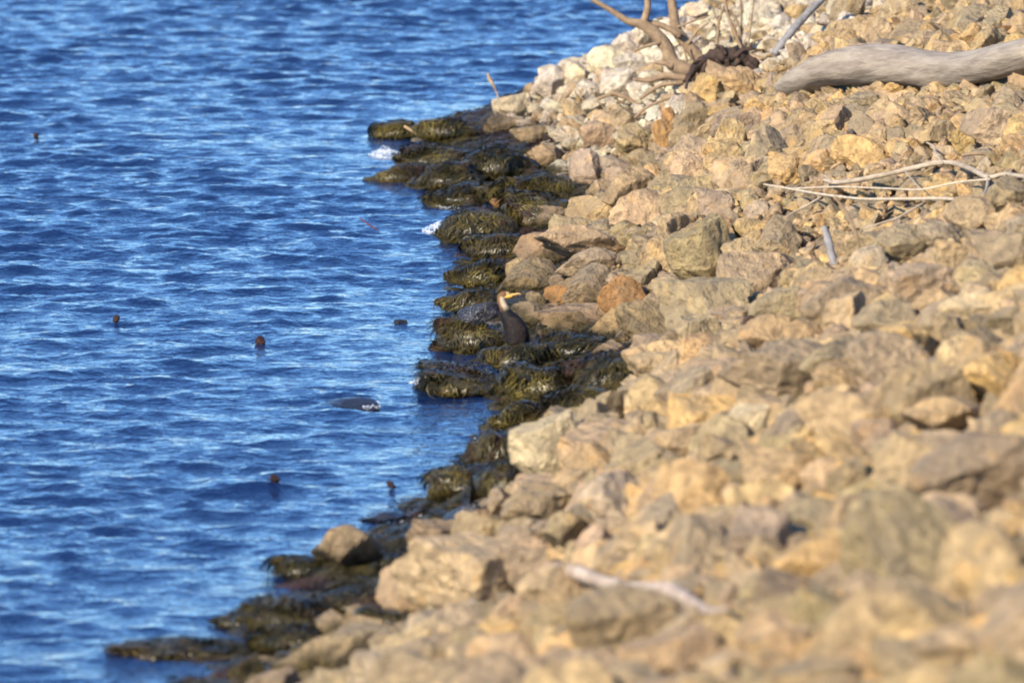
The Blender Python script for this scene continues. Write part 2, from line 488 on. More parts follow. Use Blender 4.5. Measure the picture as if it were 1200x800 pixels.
# boulders that stand out by themselves become things of their own
NAMED = [
    ((641, 533, 84, 92), 'p', 'pale pointed boulder standing above the weedy inlet left of mid bank'),
    ((411, 650, 88, 72), 'n', 'rounded grey boulder at the water edge, weed draped round its foot'),
    ((392, 770, 170, 74), 'n', 'wide blocky tan boulder with a notched top in the bottom left corner'),
    ((291, 786, 46, 44), 'd', 'small dark brown rounded stone at the very bottom of the waterline'),
    ((730, 352, 58, 54), 'o', 'bright orange-gold angular boulder right of the cormorant'),
    ((660, 352, 46, 34), 'o', 'small orange-tan stone between the cormorant bill and the orange-gold boulder'),
    ((673, 377, 98, 36), 't', 'long flat tan slab lying right of the cormorant body'),
    ((643, 101, 38, 44), 'w', 'whitish boulder at the lower end of the skyline against the water'),
    ((673, 89, 38, 34), 'w', 'cream boulder second up the skyline against the water'),
    ((713, 74, 50, 36), 'w', 'broad white boulder with a dark hollow on the skyline below the dead tree'),
    ((592, 244, 30, 18), 'o', 'bare pinkish-tan stone cap poking out of the dark weed'),
    ((765, 203, 22, 20), 'g', 'small round yellow stone on the upper bank above the weed'),
]

ROCKS = []   # dicts: centre, half sizes, euler, tint, hand
def add_hand(px, py, w, h):
    base, t = hit_bank(px, py + 0.28 * h)
    s = F_PX / t
    hx, hz = w / 2 / s, h / 2 / s
    hy = (hx + hz) / 2 * random.uniform(0.9, 1.25)
    t2 = t + hy * 0.35
    s2 = F_PX / t2
    c = at(px, py, t2)
    return c, np.array([w / 2 / s2 * 1.08, hy, h / 2 / s2 * 1.10])

for px, py, w, h, k in HAND:
    c, hs = add_hand(px, py, w, h)
    e = (random.uniform(-.15, .15), random.uniform(-.14, .14), random.choice((0, math.pi)) + random.uniform(-.2, .2))
    ROCKS.append(dict(c=c, h=hs, e=e, tint=tone(k), hand=True, proto=random.randrange(len(PROTO))))

def new_rock(name, c, hs, e, tint, proto, parent=None):
    o = bpy.data.objects.new(name, PROTO[proto])
    o.location = tuple(c); o.scale = tuple(hs); o.rotation_euler = e
    o.color = (*[float(v) for v in tint], 1.0)
    COL.objects.link(o)
    if parent is not None: o.parent = parent
    return o

NAMED_GEO = []
for i, ((px, py, w, h), k, lab) in enumerate(NAMED):
    c, hs = add_hand(px, py, w, h)
    if px == 592: c, hs = at(px, py, hit(px, py + 12)[1] - 0.45), hs * 1.15
    e = (random.uniform(-.1, .1), random.uniform(-.1, .1), random.uniform(-.2, .2))
    o = new_rock('boulder', c, hs, e, tone(k, .04), (i * 5 + 3) % len(PROTO))
    tag(o, lab, 'boulder')
    NAMED_GEO.append((c, hs))

ALG = [ # px, py, w, h, what sets it apart
    (466, 152, 50, 24, 'farthest low weed-covered stone at the tip of the point'),
    (522, 150, 66, 30, 'dark weed-covered stone between the farthest tip and the tan bank'),
    (506, 183, 74, 30, 'weedy stone just right of the farthest white splash'),
    (464, 203, 62, 24, 'rounded olive weed-covered stone farthest out below the far splash'),
    (522, 205, 84, 36, 'brown weed-covered stone behind the rounded olive outer one'),
    (580, 190, 84, 46, 'weed-covered stone under the tan skyline bank'),
    (540, 228, 84, 32, 'yellow-green weed-covered stone right above the nearer white splash'),
    (620, 222, 100, 48, 'broad dark weed-covered stone with its top against the tan bank, upper shelf'),
    (562, 262, 86, 46, 'weed-covered stone right of the nearer white splash'),
    (632, 248, 76, 48, 'black-green weed-covered stone right of the bare pinkish stone cap'),
    (585, 288, 72, 34, 'reddish-brown weed-covered stone midway between splash and cormorant'),
    (568, 318, 74, 36, 'dark weed-covered stone above and left of the cormorant head'),
    (550, 350, 62, 32, 'small bright green weed-covered stone left of the cormorant at the waterline'),
    (562, 392, 84, 42, 'weed-covered stone directly below and left of the cormorant body'),
    (532, 400, 50, 24, 'low weed tip in the water left of the cormorant'),
    (604, 416, 66, 36, 'weed-covered stone under the cormorant feet'),
    (672, 405, 84, 38, 'dark weedy stone right of the cormorant feet'),
    (560, 446, 116, 38, 'long weed-covered stone reaching out into the water below the cormorant'),
    (516, 449, 46, 18, 'pointed weed tip at the end of the long reaching stone'),
    (640, 446, 100, 46, 'weed-covered stone at the root of the long reaching one'),
    (712, 436, 100, 56, 'broad weed-covered stone highest on the shelf, right of the cormorant'),
    (690, 470, 90, 40, 'brown weed-covered stone above the pale pointed boulder'),
    (625, 490, 84, 44, 'weed-covered stone left of the pale pointed boulder top'),
    (590, 522, 84, 50, 'weed-covered stone left of the pale pointed boulder foot'),
    (545, 562, 78, 42, 'outermost weed-covered stone below the inlet'),
    (590, 560, 60, 46, 'small weedy stone between the inlet tip and the tan stones'),
    (352, 664, 62, 28, 'dark low weedy stone left of the rounded grey boulder'),
    (428, 700, 126, 38, 'wide weed-covered stone under the rounded grey boulder'),
    (350, 722, 120, 44, 'weed-covered stone above the wide blocky boulder'),
    (290, 722, 80, 24, 'flat weed tongue running out to the left above the lowest one'),
    (225, 757, 160, 24, 'lowest long flat weed tongue reaching far left into the water'),
    (345, 745, 90, 34, 'weedy stone joining the lowest tongue to the wide blocky boulder'),
    (470, 725, 80, 36, 'weed patch stone between the rounded boulder and the tan face'),
    (478, 668, 60, 40, 'weedy stone right of the rounded grey boulder'),
]

# loose fill: two sizes of dart throwing over the bank in and just beside the view
hand_c = np.array([r['c'] for r in ROCKS] + [c for c, _ in NAMED_GEO])
hand_h = np.array([r['h'] for r in ROCKS] + [h for _, h in NAMED_GEO])
hpx, hpy, hd = project(hand_c[:, 0], hand_c[:, 1], hand_c[:, 2])
hw, hh = F_PX * hand_h[:, 0] / hd, F_PX * hand_h[:, 2] / hd
aw = np.array([q[:4] for q in ALG], float)
hpx = np.append(hpx, aw[:, 0]); hpy = np.append(hpy, aw[:, 1]); hw = np.append(hw, aw[:, 2] * .55); hh = np.append(hh, aw[:, 3] * .55)
hd = np.append(hd, [hit(q[0], q[1] + .2 * q[3])[1] + 0.2 for q in aw])

# the driftwood stays in sight: no loose stone in front of it
KEEP = []
for path, rad in (([(922, 104), (960, 86), (1020, 76), (1090, 80), (1130, 78)], 24), ([(1130, 60), (1200, 44)], 18),
                  ([(966, 211), (1030, 206), (1092, 193), (1140, 199), (1200, 208)], 7), ([(895, 216), (1010, 233), (1146, 237)], 5), ([(930, 250), (902, 272)], 5),
                  ([(1082, 238), (1004, 272)], 4), ([(634, 672), (700, 680), (788, 692), (852, 713)], 10), ([(818, 84), (788, 73), (770, 42), (736, 25), (690, -2)], 8),
                  ([(824, 74), (800, 46), (788, 0)], 8), ([(806, 94), (826, 74), (858, 66), (888, 76)], 9), ([(908, 63), (968, -4)], 7), ([(966, 266), (979, 308)], 7),
                  ([(870, 402), (874, 374)], 5), ([(870, 60), (853, 10)], 6), ([(838, 60), (850, 4)], 4), ([(803, 92), (742, 93)], 5), ([(716, 108), (754, 125)], 4)):
    for (a, b), (c, d) in zip(path[:-1], path[1:]):
        for u in np.linspace(0, 1, 9):
            KEEP.append((a + (c - a) * u, b + (d - b) * u, rad, hit_bank(a + (c - a) * u, b + (d - b) * u + rad * .7)[1]))
kpx, kpy, kr, kd = np.array(KEEP).T

def zone_tone(x, y, z, px, py):
    # fresh white limestone on the far point, warmer tan on the upper bank, browner by the water
    u = random.random()
    if y > 66 and px + 1.9 * py < 1060:
        return 'w' if u < .74 else ('t' if u < .92 else 'n')
    if z < 0.55:
        return 'n' if u < .45 else ('y' if u < .75 else 't')
    return 't' if u < .46 else ('y' if u < .72 else ('g' if u < .88 else 'n'))

def throw(n, rlo, rhi, space, grid, cell=0.5):
    out = 0
    for _ in range(n):
        y = random.uniform(30.5, 86)
        half = 0.0612 * y
        x = random.uniform(-0.045 * y - 0.6, half + 2.4)
        xs, w = shore(y)
        xs = float(xs); w = float(w)
        if x < xs + 0.55 * w: continue
        z = float(ground(x, y))
        if z < 0.02 or y > 77 + 1.2 * (x + 1.2) : continue
        r = rlo * (rhi / rlo) ** (random.random() ** 1.7)
        if x < xs + w + 0.55: r *= 0.72
        r *= float(np.interp(project(x, y, z)[1], [0, 160, 300, 430, 650], [0.56, 0.66, 0.82, 1.0, 1.15]))
        key = (int(math.floor(x / cell)), int(math.floor(y / cell)))
        ok = True
        for a in (-1, 0, 1):
            for b in (-1, 0, 1):
                for (qx, qy, qr) in grid.get((key[0] + a, key[1] + b), ()):
                    if (qx - x) ** 2 + (qy - y) ** 2 < (space * (qr + r)) ** 2:
                        ok = False; break
                if not ok: break
            if not ok: break
        if not ok: continue
        hs = np.array([r * random.uniform(.75, 1.4), r * random.uniform(.8, 1.3), r * random.uniform(.5, 1.05)])
        c = np.array([x, y, z + hs[2] * random.uniform(0.0, 0.5)])
        px, py, d = project(c[0], c[1], c[2])
        rw, rh = F_PX * hs[0] / d, F_PX * hs[2] / d
        if px < 850 and py - rh < np.interp(px, [480, 545, 600, 640, 700, 745, 790, 845], [150, 138, 118, 84, 60, 34, 16, -8]) - 2: continue
        if px - 0.7 * rw < np.interp(py, [120, 150, 200, 240, 270, 300, 330, 360, 400, 440, 470, 490, 520, 560, 600, 630, 660, 690, 720, 745, 800, 1000, 1500],
                                       [570, 585, 640, 665, 640, 612, 592, 600, 640, 720, 735, 690, 612, 600, 570, 500, 470, 445, 425, 335, 295, 60, -500]): continue
        # keep clear what the photo shows of the larger stones
        q = ((px - hpx) / (hw * 0.68 + rw * 0.50)) ** 2 + ((py - hpy) / (hh * 0.62 + rh * 0.55)) ** 2
        if np.any((q < 1) & (d < hd + 0.15)): continue
        small = r < 0.10
        if np.any(((px - kpx) ** 2 + (py - kpy) ** 2 < (kr * (0.35 if small else 1.0) + (0.6 if small else 1.0) * max(rh, 0.8 * rw)) ** 2) & (d < kd + (0.0 if small else 0.25))): continue
        grid.setdefault(key, []).append((x, y, r))
        ROCKS.append(dict(c=c, h=hs, e=(random.uniform(-.6, .6), random.uniform(-.6, .6) - 0.3, random.uniform(0, 6.28)),
                          tint=tone(zone_tone(x, y, z, px, py), .2), hand=False, proto=random.randrange(len(PROTO))))
        out += 1
    return out
GRID = {}
random.seed(21)
for c, hs in zip(hand_c, hand_h):
    GRID.setdefault((int(math.floor(c[0] / .5)), int(math.floor(c[1] / .5))), []).append((c[0], c[1], 0.7 * hs[0]))
n1 = throw(22000, 0.13, 0.32, 0.66, GRID)
n2 = throw(34000, 0.07, 0.13, 0.62, GRID)
n3 = throw(45000, 0.03, 0.075, 0.62, GRID)
print('fill stones', n1, n2, n3)

# how much of each stone shows: paint far to near on a small grid
pc = np.array([r['c'] for r in ROCKS]); ph = np.array([r['h'] for r in ROCKS])
ppx, ppy, pd = project(pc[:, 0], pc[:, 1], pc[:, 2])
idb = np.full((400, 600), -1)
for i in np.argsort(-pd):
    a, b = F_PX * ph[i, 0] / pd[i] / 2, F_PX * ph[i, 2] / pd[i] / 2
    x0, y0 = ppx[i] / 2, ppy[i] / 2
    i0, i1, j0, j1 = int(max(0, y0 - b)), int(min(400, y0 + b + 1)), int(max(0, x0 - a)), int(min(600, x0 + a + 1))
    if i0 >= i1 or j0 >= j1: continue
    yy, xx = np.mgrid[i0:i1, j0:j1]
    idb[i0:i1, j0:j1][((xx - x0) / a) ** 2 + ((yy - y0) / b) ** 2 < 1] = i
show = np.bincount(idb[idb >= 0], minlength=len(ROCKS))
top = set(np.argsort(-show)[:300].tolist())
LV, LF, LC, off = [], [], [], 0
for i, r in enumerate(ROCKS):
    if i in top:
        new_rock('rock', r['c'], r['h'], r['e'], r['tint'], r['proto'], BANK)
    else:
        lod = 0 if show[i] > 14 else (1 if show[i] > 0 or max(r['h']) > 0.12 else 2)
        R = np.array(Euler(r['e']).to_matrix())
        P = ((PROTO_LOW, PROTO_TINY, PROTO_DOT)[lod][i % 14] * r['h'][None]) @ R.T + r['c'][None]
        LV.append(P); LF.append((IF3, IF2, IF1)[lod] + off); LC.append(np.repeat(r['tint'][None], len(P), 0)); off += len(P)
rub = big_mesh('rubble', np.concatenate(LV), np.concatenate(LF), M_ROCK_A)
point_colour(rub, 'tint', np.concatenate(LC))
rub.data.set_sharp_from_angle(angle=math.radians(34))
tag(rub, kind='stuff'); rub.parent = BANK

# ------------------------------------------------------------------ weed-covered stones along the water
def strands(P, F, ext, n, seed, length=(0.03, 0.12), width=0.0026):
    """tangled ribbons of weed lying on the stone P (mesh points) and hanging down it in clumps"""
    g = random.Random(seed)
    V, Fo, C = [], [], []
    pal = [(0.016, 0.015, 0.004), (0.020, 0.019, 0.006), (0.030, 0.025, 0.007), (0.044, 0.028, 0.013), (0.056, 0.043, 0.011), (0.080, 0.060, 0.017), (0.14, 0.108, 0.026)]
    up = P[P[:, 2] > -0.25 * ext[2]]
    nr = up / (np.array(ext) ** 2); nr /= np.linalg.norm(nr, axis=1)[:, None]
    for _ in range(n):
        i = g.randrange(len(up))
        cur = Vector(up[i]); nn = Vector(nr[i])
        # neighbouring ribbons share a lie: direction from a slow noise plus downhill
        q = cur * 5 + Vector((seed * 3.3, 0, 0))
        lie = Vector((noise.noise(q) * 2 - 0.5, noise.noise(q + Vector((9, 4, 1))) * 2 - 0.5, -0.8 + noise.noise(q + Vector((3, 8, 5)))))
        lie += Vector((g.uniform(-.9, .9), g.uniform(-.9, .9), g.uniform(-.4, .4)))
        shade = noise.noise(cur * 4 + Vector((seed, 7, 2)))
        col = pal[min(6, max(0, int((shade + .55) * 6.4 + g.uniform(-1.6, 1.6))))] if g.random() < .75 else g.choice(pal)
        f = g.uniform(.7, 1.35)
        steps = 4; st = g.uniform(*length) / steps
        wd0 = width * g.uniform(.5, 1.8); lift = g.uniform(0.0, 0.014)
        b = len(V)
        for k in range(steps + 1):
            d = lie - nn * lie.dot(nn)
            if d.length > 1e-4: d.normalize()
            side = nn.cross(d)
            if side.length > 1e-4: side.normalize()
            wd = wd0 * (1 - 0.7 * k / steps)
            e = cur + nn * (lift * math.sin((k + .6) * .8))
            V.append(e - side * wd); V.append(e + side * wd + nn * wd * .4)
            C += [[c * f for c in col]] * 2
            cur = cur + d * st + side * g.uniform(-.3, .3) * st
            nn = Vector((cur.x / ext[0] ** 2, cur.y / ext[1] ** 2, cur.z / ext[2] ** 2)).normalized()
        for k in range(steps):
            Fo.append((b + 2 * k, b + 2 * k + 1, b + 2 * k + 3, b + 2 * k + 2))
    return V, Fo, C

for i, (px, py, w, h, lab) in enumerate(ALG):
    base, t = hit(px, py + 0.42 * h)
    s = F_PX / t
    hx = w / 2 / s * 1.25
    hy = max(0.75 * hx, h / s)
    t2 = t + hy * 0.25
    c = at(px, py + 0.16 * h, t2)
    hz = h / 2 * t2 / F_PX * 1.2
    root = empty('weedy_rock', (c[0], c[1], c[2] - hz * 0.6))
    tag(root, lab, 'weedy rock', 'weed-covered stones along the waterline')
    P = stone_shape(IV4, 700 + i, n_planes=9, sharp=14.0, rough=0.20, ridge=0.30)
    rz = random.uniform(-.35, .35)
    Rz = np.array(Euler((random.uniform(-.12, .12), random.uniform(-.15, .15), rz)).to_matrix())
    V = (P * np.array([hx, hy, hz])) @ Rz.T
    st = big_mesh('stone', V + np.array([0, 0, 0.6 * hz]), IF4, M_ALGAE); st.parent = root
    sv, sf, sc_ = strands(V, IF4, (hx, hy, hz), int(900 + 42000 * hx * hz), i)
    so = mesh_object('weed', [(v[0], v[1], v[2] + 0.6 * hz) for v in sv], sf, M_STRAND, root)
    point_colour(so, 'tint', np.array(sc_)); so['kind'] = 'stuff'

# the low shelf between those stones: one ragged mat of weed
def weed_mat():
    Xo, Yo = np.arange(-2.6, 2.2, 0.035), np.arange(42.5, 77.5, 0.06)
    gx, gy = np.meshgrid(Xo, Yo, indexing='ij')
    xs, w = shore(gy)
    t = gx - xs
    lump = np.array([noise.noise((a * 2.1, b * 2.1, 1.3)) + .6 * noise.noise((a * 5.3, b * 5.3, 4.0)) + .35 * noise.noise((a * 13, b * 13, 8.0)) for a, b in zip(gx.ravel(), gy.ravel())]).reshape(gx.shape)
    z = ground(gx, gy) - 0.035 + 0.05 * np.clip(t / w, 0, 1) + 0.10 * lump
    rag = 0.25 * np.array([noise.noise((b * 1.3, 2.0, 0.5)) for b in Yo])[None, :]
    keep = (t > -0.3 + rag) & (t < w + 0.22 + rag) & (gy < 77)
    idx = np.cumsum(keep.ravel()).reshape(keep.shape) - 1
    V = np.stack([gx, gy, z], -1)[keep]
    q = keep[:-1, :-1] & keep[1:, :-1] & keep[1:, 1:] & keep[:-1, 1:]
    F = np.stack([idx[:-1, :-1], idx[1:, :-1], idx[1:, 1:], idx[:-1, 1:]], -1)[q]
    o = big_mesh('weed_mat', V, F, M_ALGAE)
    tag(o, 'continuous dark olive weed mat on the low shelf between water and tan stones', 'weed', kind='stuff')
    g = random.Random(5)
    cand = V[V[:, 2] > 0.004]
    SV, SF, SC = [], [], []
    pal = [(0.016, 0.015, 0.004), (0.020, 0.019, 0.006), (0.030, 0.025, 0.007), (0.044, 0.028, 0.013), (0.056, 0.043, 0.011), (0.080, 0.060, 0.017), (0.05, 0.024, 0.016)]
    for _ in range(26000):
        p = Vector(cand[g.randrange(len(cand))])
        an = noise.noise(p * 2.5) * 5 + g.uniform(-.8, .8) + math.pi
        d = Vector((math.cos(an), math.sin(an), 0)); side = Vector((-d.y, d.x, 0.5)).normalized()
        sh = noise.noise(p * 1.7 + Vector((4, 4, 4)))
        col = pal[min(6, max(0, int((sh + .5) * 6 + g.uniform(-2, 2))))]
        ln, wd = g.uniform(.03, .12), g.uniform(.0018, .005)
        b = len(SV)
        for k in range(4):
            u = k / 3
            c = p + d * ln * u + Vector((0, 0, .012 + .025 * math.sin(u * 3) * g.random() - .02 * u))
            SV.append(c - side * wd * (1 - .6 * u)); SV.append(c + side * wd * (1 - .6 * u)); SC += [col, col]
        for k in range(3): SF.append((b + 2 * k, b + 2 * k + 1, b + 2 * k + 3, b + 2 * k + 2))
    so = mesh_object('weed_strands', SV, SF, M_STRAND, o); point_colour(so, 'tint', np.array(SC)); so['kind'] = 'stuff'
weed_mat()

# wet dark slabs that mirror the sky
for (px, py, w, h, rz, tilt, lab) in (
        (562, 366, 52, 22, 0.2, -0.4, 'wet blue-sheened slab behind the cormorant back'),
        (545, 606, 70, 26, -0.3, -0.45, 'wet purple-dark slab dipping into the water below the inlet')):
    c, hs = add_hand(px, py, w, h)
    if px == 562: c = at(px, py, depth(604, 420) + 1.0)
    o = bpy.data.objects.new('wet_slab', PROTO[6].copy()); o.data.materials.clear(); o.data.materials.append(M_WET)
    o.location = tuple(c); o.scale = tuple(hs); o.rotation_euler = (0, tilt, rz)
    COL.objects.link(o); tag(o, lab, 'wet slab')

# ------------------------------------------------------------------ driftwood and sticks
def tube_mesh(pts, rad, sides=12, sub=5, wob=0.10, seed=0, flat=1.0, along=0.25):
    pts = [Vector(p) for p in pts]
    P, R = [], []
    n = len(pts)
    for i in range(n - 1):
        p0, p1, p2, p3 = pts[max(i - 1, 0)], pts[i], pts[i + 1], pts[min(i + 2, n - 1)]
        for k in range(sub):
            u = k / sub
            P.append(0.5 * ((2 * p1) + (p2 - p0) * u + (2 * p0 - 5 * p1 + 4 * p2 - p3) * u * u + (3 * p1 - p0 - 3 * p2 + p3) * u ** 3))
            R.append(rad[i] * (1 - u) + rad[i + 1] * u)
    P.append(pts[-1]); R.append(rad[-1])
    V, F = [], []
    ref = Vector((0.13, 0.9, 0.31))
    # rounded ends
    rings = [(P[0] - (P[1] - P[0]).normalized() * R[0] * .35, R[0] * .55, 0)] + [(p, r, i) for i, (p, r) in enumerate(zip(P, R))] + \
            [(P[-1] + (P[-1] - P[-2]).normalized() * R[-1] * .35, R[-1] * .55, len(P) - 1)]
    for j, (p, r, i) in enumerate(rings):
        tn = (P[min(i + 1, len(P) - 1)] - P[max(i - 1, 0)]).normalized()
        a = tn.cross(ref).normalized(); b = tn.cross(a)
        for k in range(sides):
            th = 2 * math.pi * k / sides
            q = noise.noise(Vector((math.cos(th) * 1.3 + seed * 9.7, math.sin(th) * 1.3, j * along)))
            q2 = noise.noise(Vector((math.cos(th) * 3 + seed * 3.1, math.sin(th) * 3, j * along * 1.5)))
            rr = r * (1 + wob * (1.4 * q + 0.7 * q2))
            V.append(p + a * math.cos(th) * rr + b * math.sin(th) * rr * flat)
    m = len(rings)
    for j in range(m - 1):
        for k in range(sides):
            k2 = (k + 1) % sides
            F.append((j * sides + k, j * sides + k2, (j + 1) * sides + k2, (j + 1) * sides + k))
    F.append(tuple(range(sides))[::-1]); F.append(tuple((m - 1) * sides + k for k in range(sides)))
    return V, F

def px_path(pts, t0, t1=None):
    """pts: (px, py, r_px[, extra depth m]); depth runs from t0 to t1 along the path"""
    t1 = t0 if t1 is None else t1
    n = len(pts); out, rad = [], []
    for i, p in enumerate(pts):
        t = t0 + (t1 - t0) * i / max(n - 1, 1) + (p[3] if len(p) > 3 else 0.0)
        out.append(Vector(at(p[0], p[1], t))); rad.append(p[2] * t / F_PX)
    return out, rad

def aligned(name, V, F, P, mat, root):
    """local x axis along the piece, so that the grain runs with the wood"""
    q = (P[-1] - P[0]).to_track_quat('X', 'Z')
    o = P[0]
    qi = q.inverted()
    ob = mesh_object(name, [qi @ (v - o) for v in V], F, mat, root)
    ob.location = o - root.location if root is not None else o
    ob.rotation_euler = q.to_euler()
    return ob

def part_tube(name, root, path, t0, t1, mat, **kw):
    P, R = px_path(path, t0, t1)
    V, F = tube_mesh(P, R, **kw)
    return aligned(name, V, F, P, mat, root)

def single_tube(name, path, t0, t1, mat, label, cat, group=None, **kw):
    P, R = px_path(path, t0, t1)
    V, F = tube_mesh(P, R, **kw)
    ob = aligned(name, V, F, P, mat, None)
    return tag(ob, label, cat, group)


# the big log
tl, tr = depth(920, 112, -0.12), depth(1195, 108, -0.12)
single_tube('driftwood_log', [(922, 103, 14), (940, 93, 18), (975, 80, 21), (1020, 75, 23), (1065, 78, 23), (1105, 82, 22), (1140, 80, 21), (1175, 72, 20), (1218, 62, 18)], tl, tr, M_LOG, 'thick smooth grey driftwood log curving across the upper right bank', 'log', sides=26, sub=8, wob=0.12, seed=1, along=0.07)
t = depth(1150, 52)
single_tube('bark_slab', [(1126, 56, 2), (1140, 49, 5), (1156, 42, 8), (1170, 37, 6), (1186, 32, 2)], t, t, M_RUST,
            'rusty orange curl of bark behind the right end of the driftwood log', 'bark', seed=4, flat=0.5, wob=0.4)

# forked dead tree on the skyline
t = depth(812, 92)
root = empty('dead_tree', at(812, 90, t))
tag(root, 'bare forked dead tree leaning left from the skyline over the water', 'dead tree')
part_tube('trunk', root, [(818, 86, 9), (800, 81, 9.5), (788, 73, 9), (781, 56, 8), (770, 42, 7.5), (754, 29, 6.5), (736, 25, 4.5), (714, 11, 3.2), (688, -4, 2.4)], t, t, M_BRANCH, seed=5)
part_tube('trunk', root, [(824, 74, 8), (812, 60, 7.5), (800, 46, 7), (792, 33, 6.5), (789, 12, 5.5), (785, -18, 4.5)], t + .15, t + .15, M_BRANCH, seed=6)
for k, (pa, dd) in enumerate((
        ([(752, 30, 5), (757, 18, 4.5), (759, 4, 4), (756, -12, 3)], 0), ([(756, 27, 4), (772, 29, 4), (786, 35, 4), (797, 42, 4)], .05),
        ([(794, 32, 1.6), (812, 25, 1.4), (828, 20, 1.0)], .1), ([(806, 52, 1.8), (816, 38, 1.5), (830, 27, 1.1)], .1),
        ([(774, 50, 2.2), (758, 54, 1.8), (744, 60, 1.3)], -.05), ([(803, 92, 5), (780, 89, 4.5), (762, 94, 3.5), (742, 93, 2)], -.1),
        ([(800, 97, 3), (778, 99, 3), (764, 106, 2.5), (750, 116, 2)], -.15), ([(788, 78, 4), (776, 74, 3), (767, 74, 1.5)], -.05),
        ([(806, 72, 1.5), (802, 60, 1.2), (800, 50, 1)], .0))):
    part_tube('branch', root, pa, t + dd, t + dd, M_BRANCH, sides=8, seed=20 + k)

# rotten root stock beside it
t = depth(850, 92)
root = empty('root_stock', at(850, 88, t))
tag(root, 'black rotten root stock arching between the dead tree and the grey pole', 'root stock')
part_tube('root_body', root, [(806, 94, 3), (813, 82, 5), (826, 72, 6.5), (842, 66, 8), (858, 64, 9), (872, 70, 8), (888, 76, 5)], t, t, M_DARKWOOD, sides=16, wob=.55, seed=41, along=0.5)
for k, pa in enumerate(([(828, 75, 3), (824, 84, 2.5), (829, 93, 1.5)], [(840, 70, 3), (846, 80, 2.5), (842, 88, 1.5)], [(812, 84, 3), (806, 94, 2), (804, 104, 1.5)], [(866, 70, 4), (860, 80, 3), (868, 86, 2)], [(850, 64, 4), (846, 56, 2.5), (838, 53, 1)], [(862, 66, 4), (872, 58, 3), (884, 58, 1.2)], [(832, 72, 3), (820, 70, 2), (812, 74, 1)], [(876, 74, 4), (890, 84, 2.5), (897, 82, 1)], [(852, 70, 4), (854, 82, 3), (850, 92, 1.5)])):
    part_tube('root', root, pa, t - .05, t - .05, M_DARKWOOD, sides=8, wob=.2, seed=45 + k)

# dry shrub stems above the root stock
t = depth(868, 70)
root = empty('dry_shrub', at(868, 66, t))
tag(root, 'clump of bare upright dry stems growing behind the black root stock', 'shrub')
for k, pa in enumerate((
        [(872, 66, 2.4), (862, 40, 2.1), (853, 18, 1.9), (849, -6, 1.5)], [(838, 66, 2), (841, 42, 1.9), (843, 24, 1.8), (850, 4, 1.3), (853, -6, 1)],
        [(870, 62, 1.8), (868, 44, 1.6), (865, 28, 1.5), (860, 18, 1.2)], [(876, 62, 1.4), (880, 30, 1.1), (884, -5, .9)],
        [(868, 62, 1.4), (869, 30, 1.2), (868, -4, 1)], [(874, 66, 2.2), (880, 54, 2), (886, 47, 1.8), (893, 46, 1.2)], [(893, 70, .9), (893, 50, .8), (898, 38, .6)], [(843, 28, 1), (838, 18, .8), (836, 8, .6)])):
    part_tube('stem', root, pa, t + .02 * k, t + .02 * k, M_BRANCH, sides=7, seed=60 + k)

t = depth(908, 66)
single_tube('grey_pole', [(908, 63, 5.5), (919, 48, 5), (932, 32, 5), (950, 12, 4.5), (972, -8, 4)], t, t, M_GREYWOOD,
            'leaning smooth grey pole left of the driftwood log', 'pole', seed=71)

# bleached branch tangle on the right
ta = depth(1060, 232)
root = empty('fallen_branch', at(1060, 230, ta))
tag(root, 'bleached forked fallen branch with thin white twigs lying across the right bank', 'branch')
on_bank = lambda pa, lift=12: [(q[0], q[1], q[2] * .66, depth(q[0], q[1] + lift) - 0.25 - ta) for q in pa]
part_tube('limb', root, on_bank([(966, 211, 3), (980, 214, 4.2), (1005, 211, 4.4), (1035, 205, 4.4), (1062, 199, 4.6), (1092, 192, 5), (1116, 191, 4.6), (1140, 199, 4.6), (1158, 208, 4.4), (1178, 204, 3.8), (1210, 209, 3.4)]), ta, ta, M_WOOD, sides=10, wob=.15, seed=80)
for k, pa in enumerate((
        [(1104, 191, 3), (1097, 180, 2.6), (1094, 172, 2.2), (1086, 167, 1.6)], [(1158, 208, 3.4), (1156, 222, 3), (1148, 236, 2.2)],
        [(895, 216, 1.6), (930, 222, 2.2), (965, 228, 2.4), (1010, 233, 2.4), (1060, 233, 2.8), (1110, 233, 3.2), (1146, 237, 3)],
        [(930, 221, 1.4), (980, 219, 1.8), (1040, 221, 2), (1080, 222, 1.8), (1120, 214, 2), (1160, 210, 2.2)],
        [(962, 231, 2), (945, 241, 1.9), (928, 250, 1.8), (902, 270, 1.5)], [(1082, 238, 2), (1052, 255, 2), (1030, 262, 1.6), (1004, 272, 1.2)],
        [(1060, 200, 1.2), (1072, 214, 1), (1080, 222, .8)], [(975, 213, 1.4), (968, 207, 1.2), (962, 204, .8)], [(1180, 205, 2.4), (1166, 216, 2), (1158, 222, 1.4)])):
    part_tube('twig', root, on_bank(pa), ta - .04, ta - .04, M_PALE if k in (2, 3) else M_WOOD, sides=8, seed=90 + k)
t = depth(1006, 312)
single_tube('brown_twig', [(978, 230, 1.8), (992, 250, 2), (1002, 270, 1.8), (1007, 292, 1.8), (1010, 318, 1.6)], t - .1, t - .1, M_BRANCH, 'thin brown twig hanging below the bleached branch beside the grey stake', 'twig', seed=101, sides=8)
t = depth(977, 310)
single_tube('grey_stake', [(966, 266, 3.4), (970, 280, 4.6), (974, 296, 4.8), (979, 312, 4.6)], t, t - .1, M_GREYWOOD, 'short blue-grey stake upright among stones below the bleached branch', 'stake', seed=102)
t = depth(915, 272)
single_tube('driftwood_piece', [(905, 275, 3.2), (914, 269, 3), (926, 262, 1.6)], t - .1, t - .1, M_PALE, 'stubby pale driftwood piece at the left tip of the bleached branch', 'driftwood', seed=103)
t = depth(871, 404)
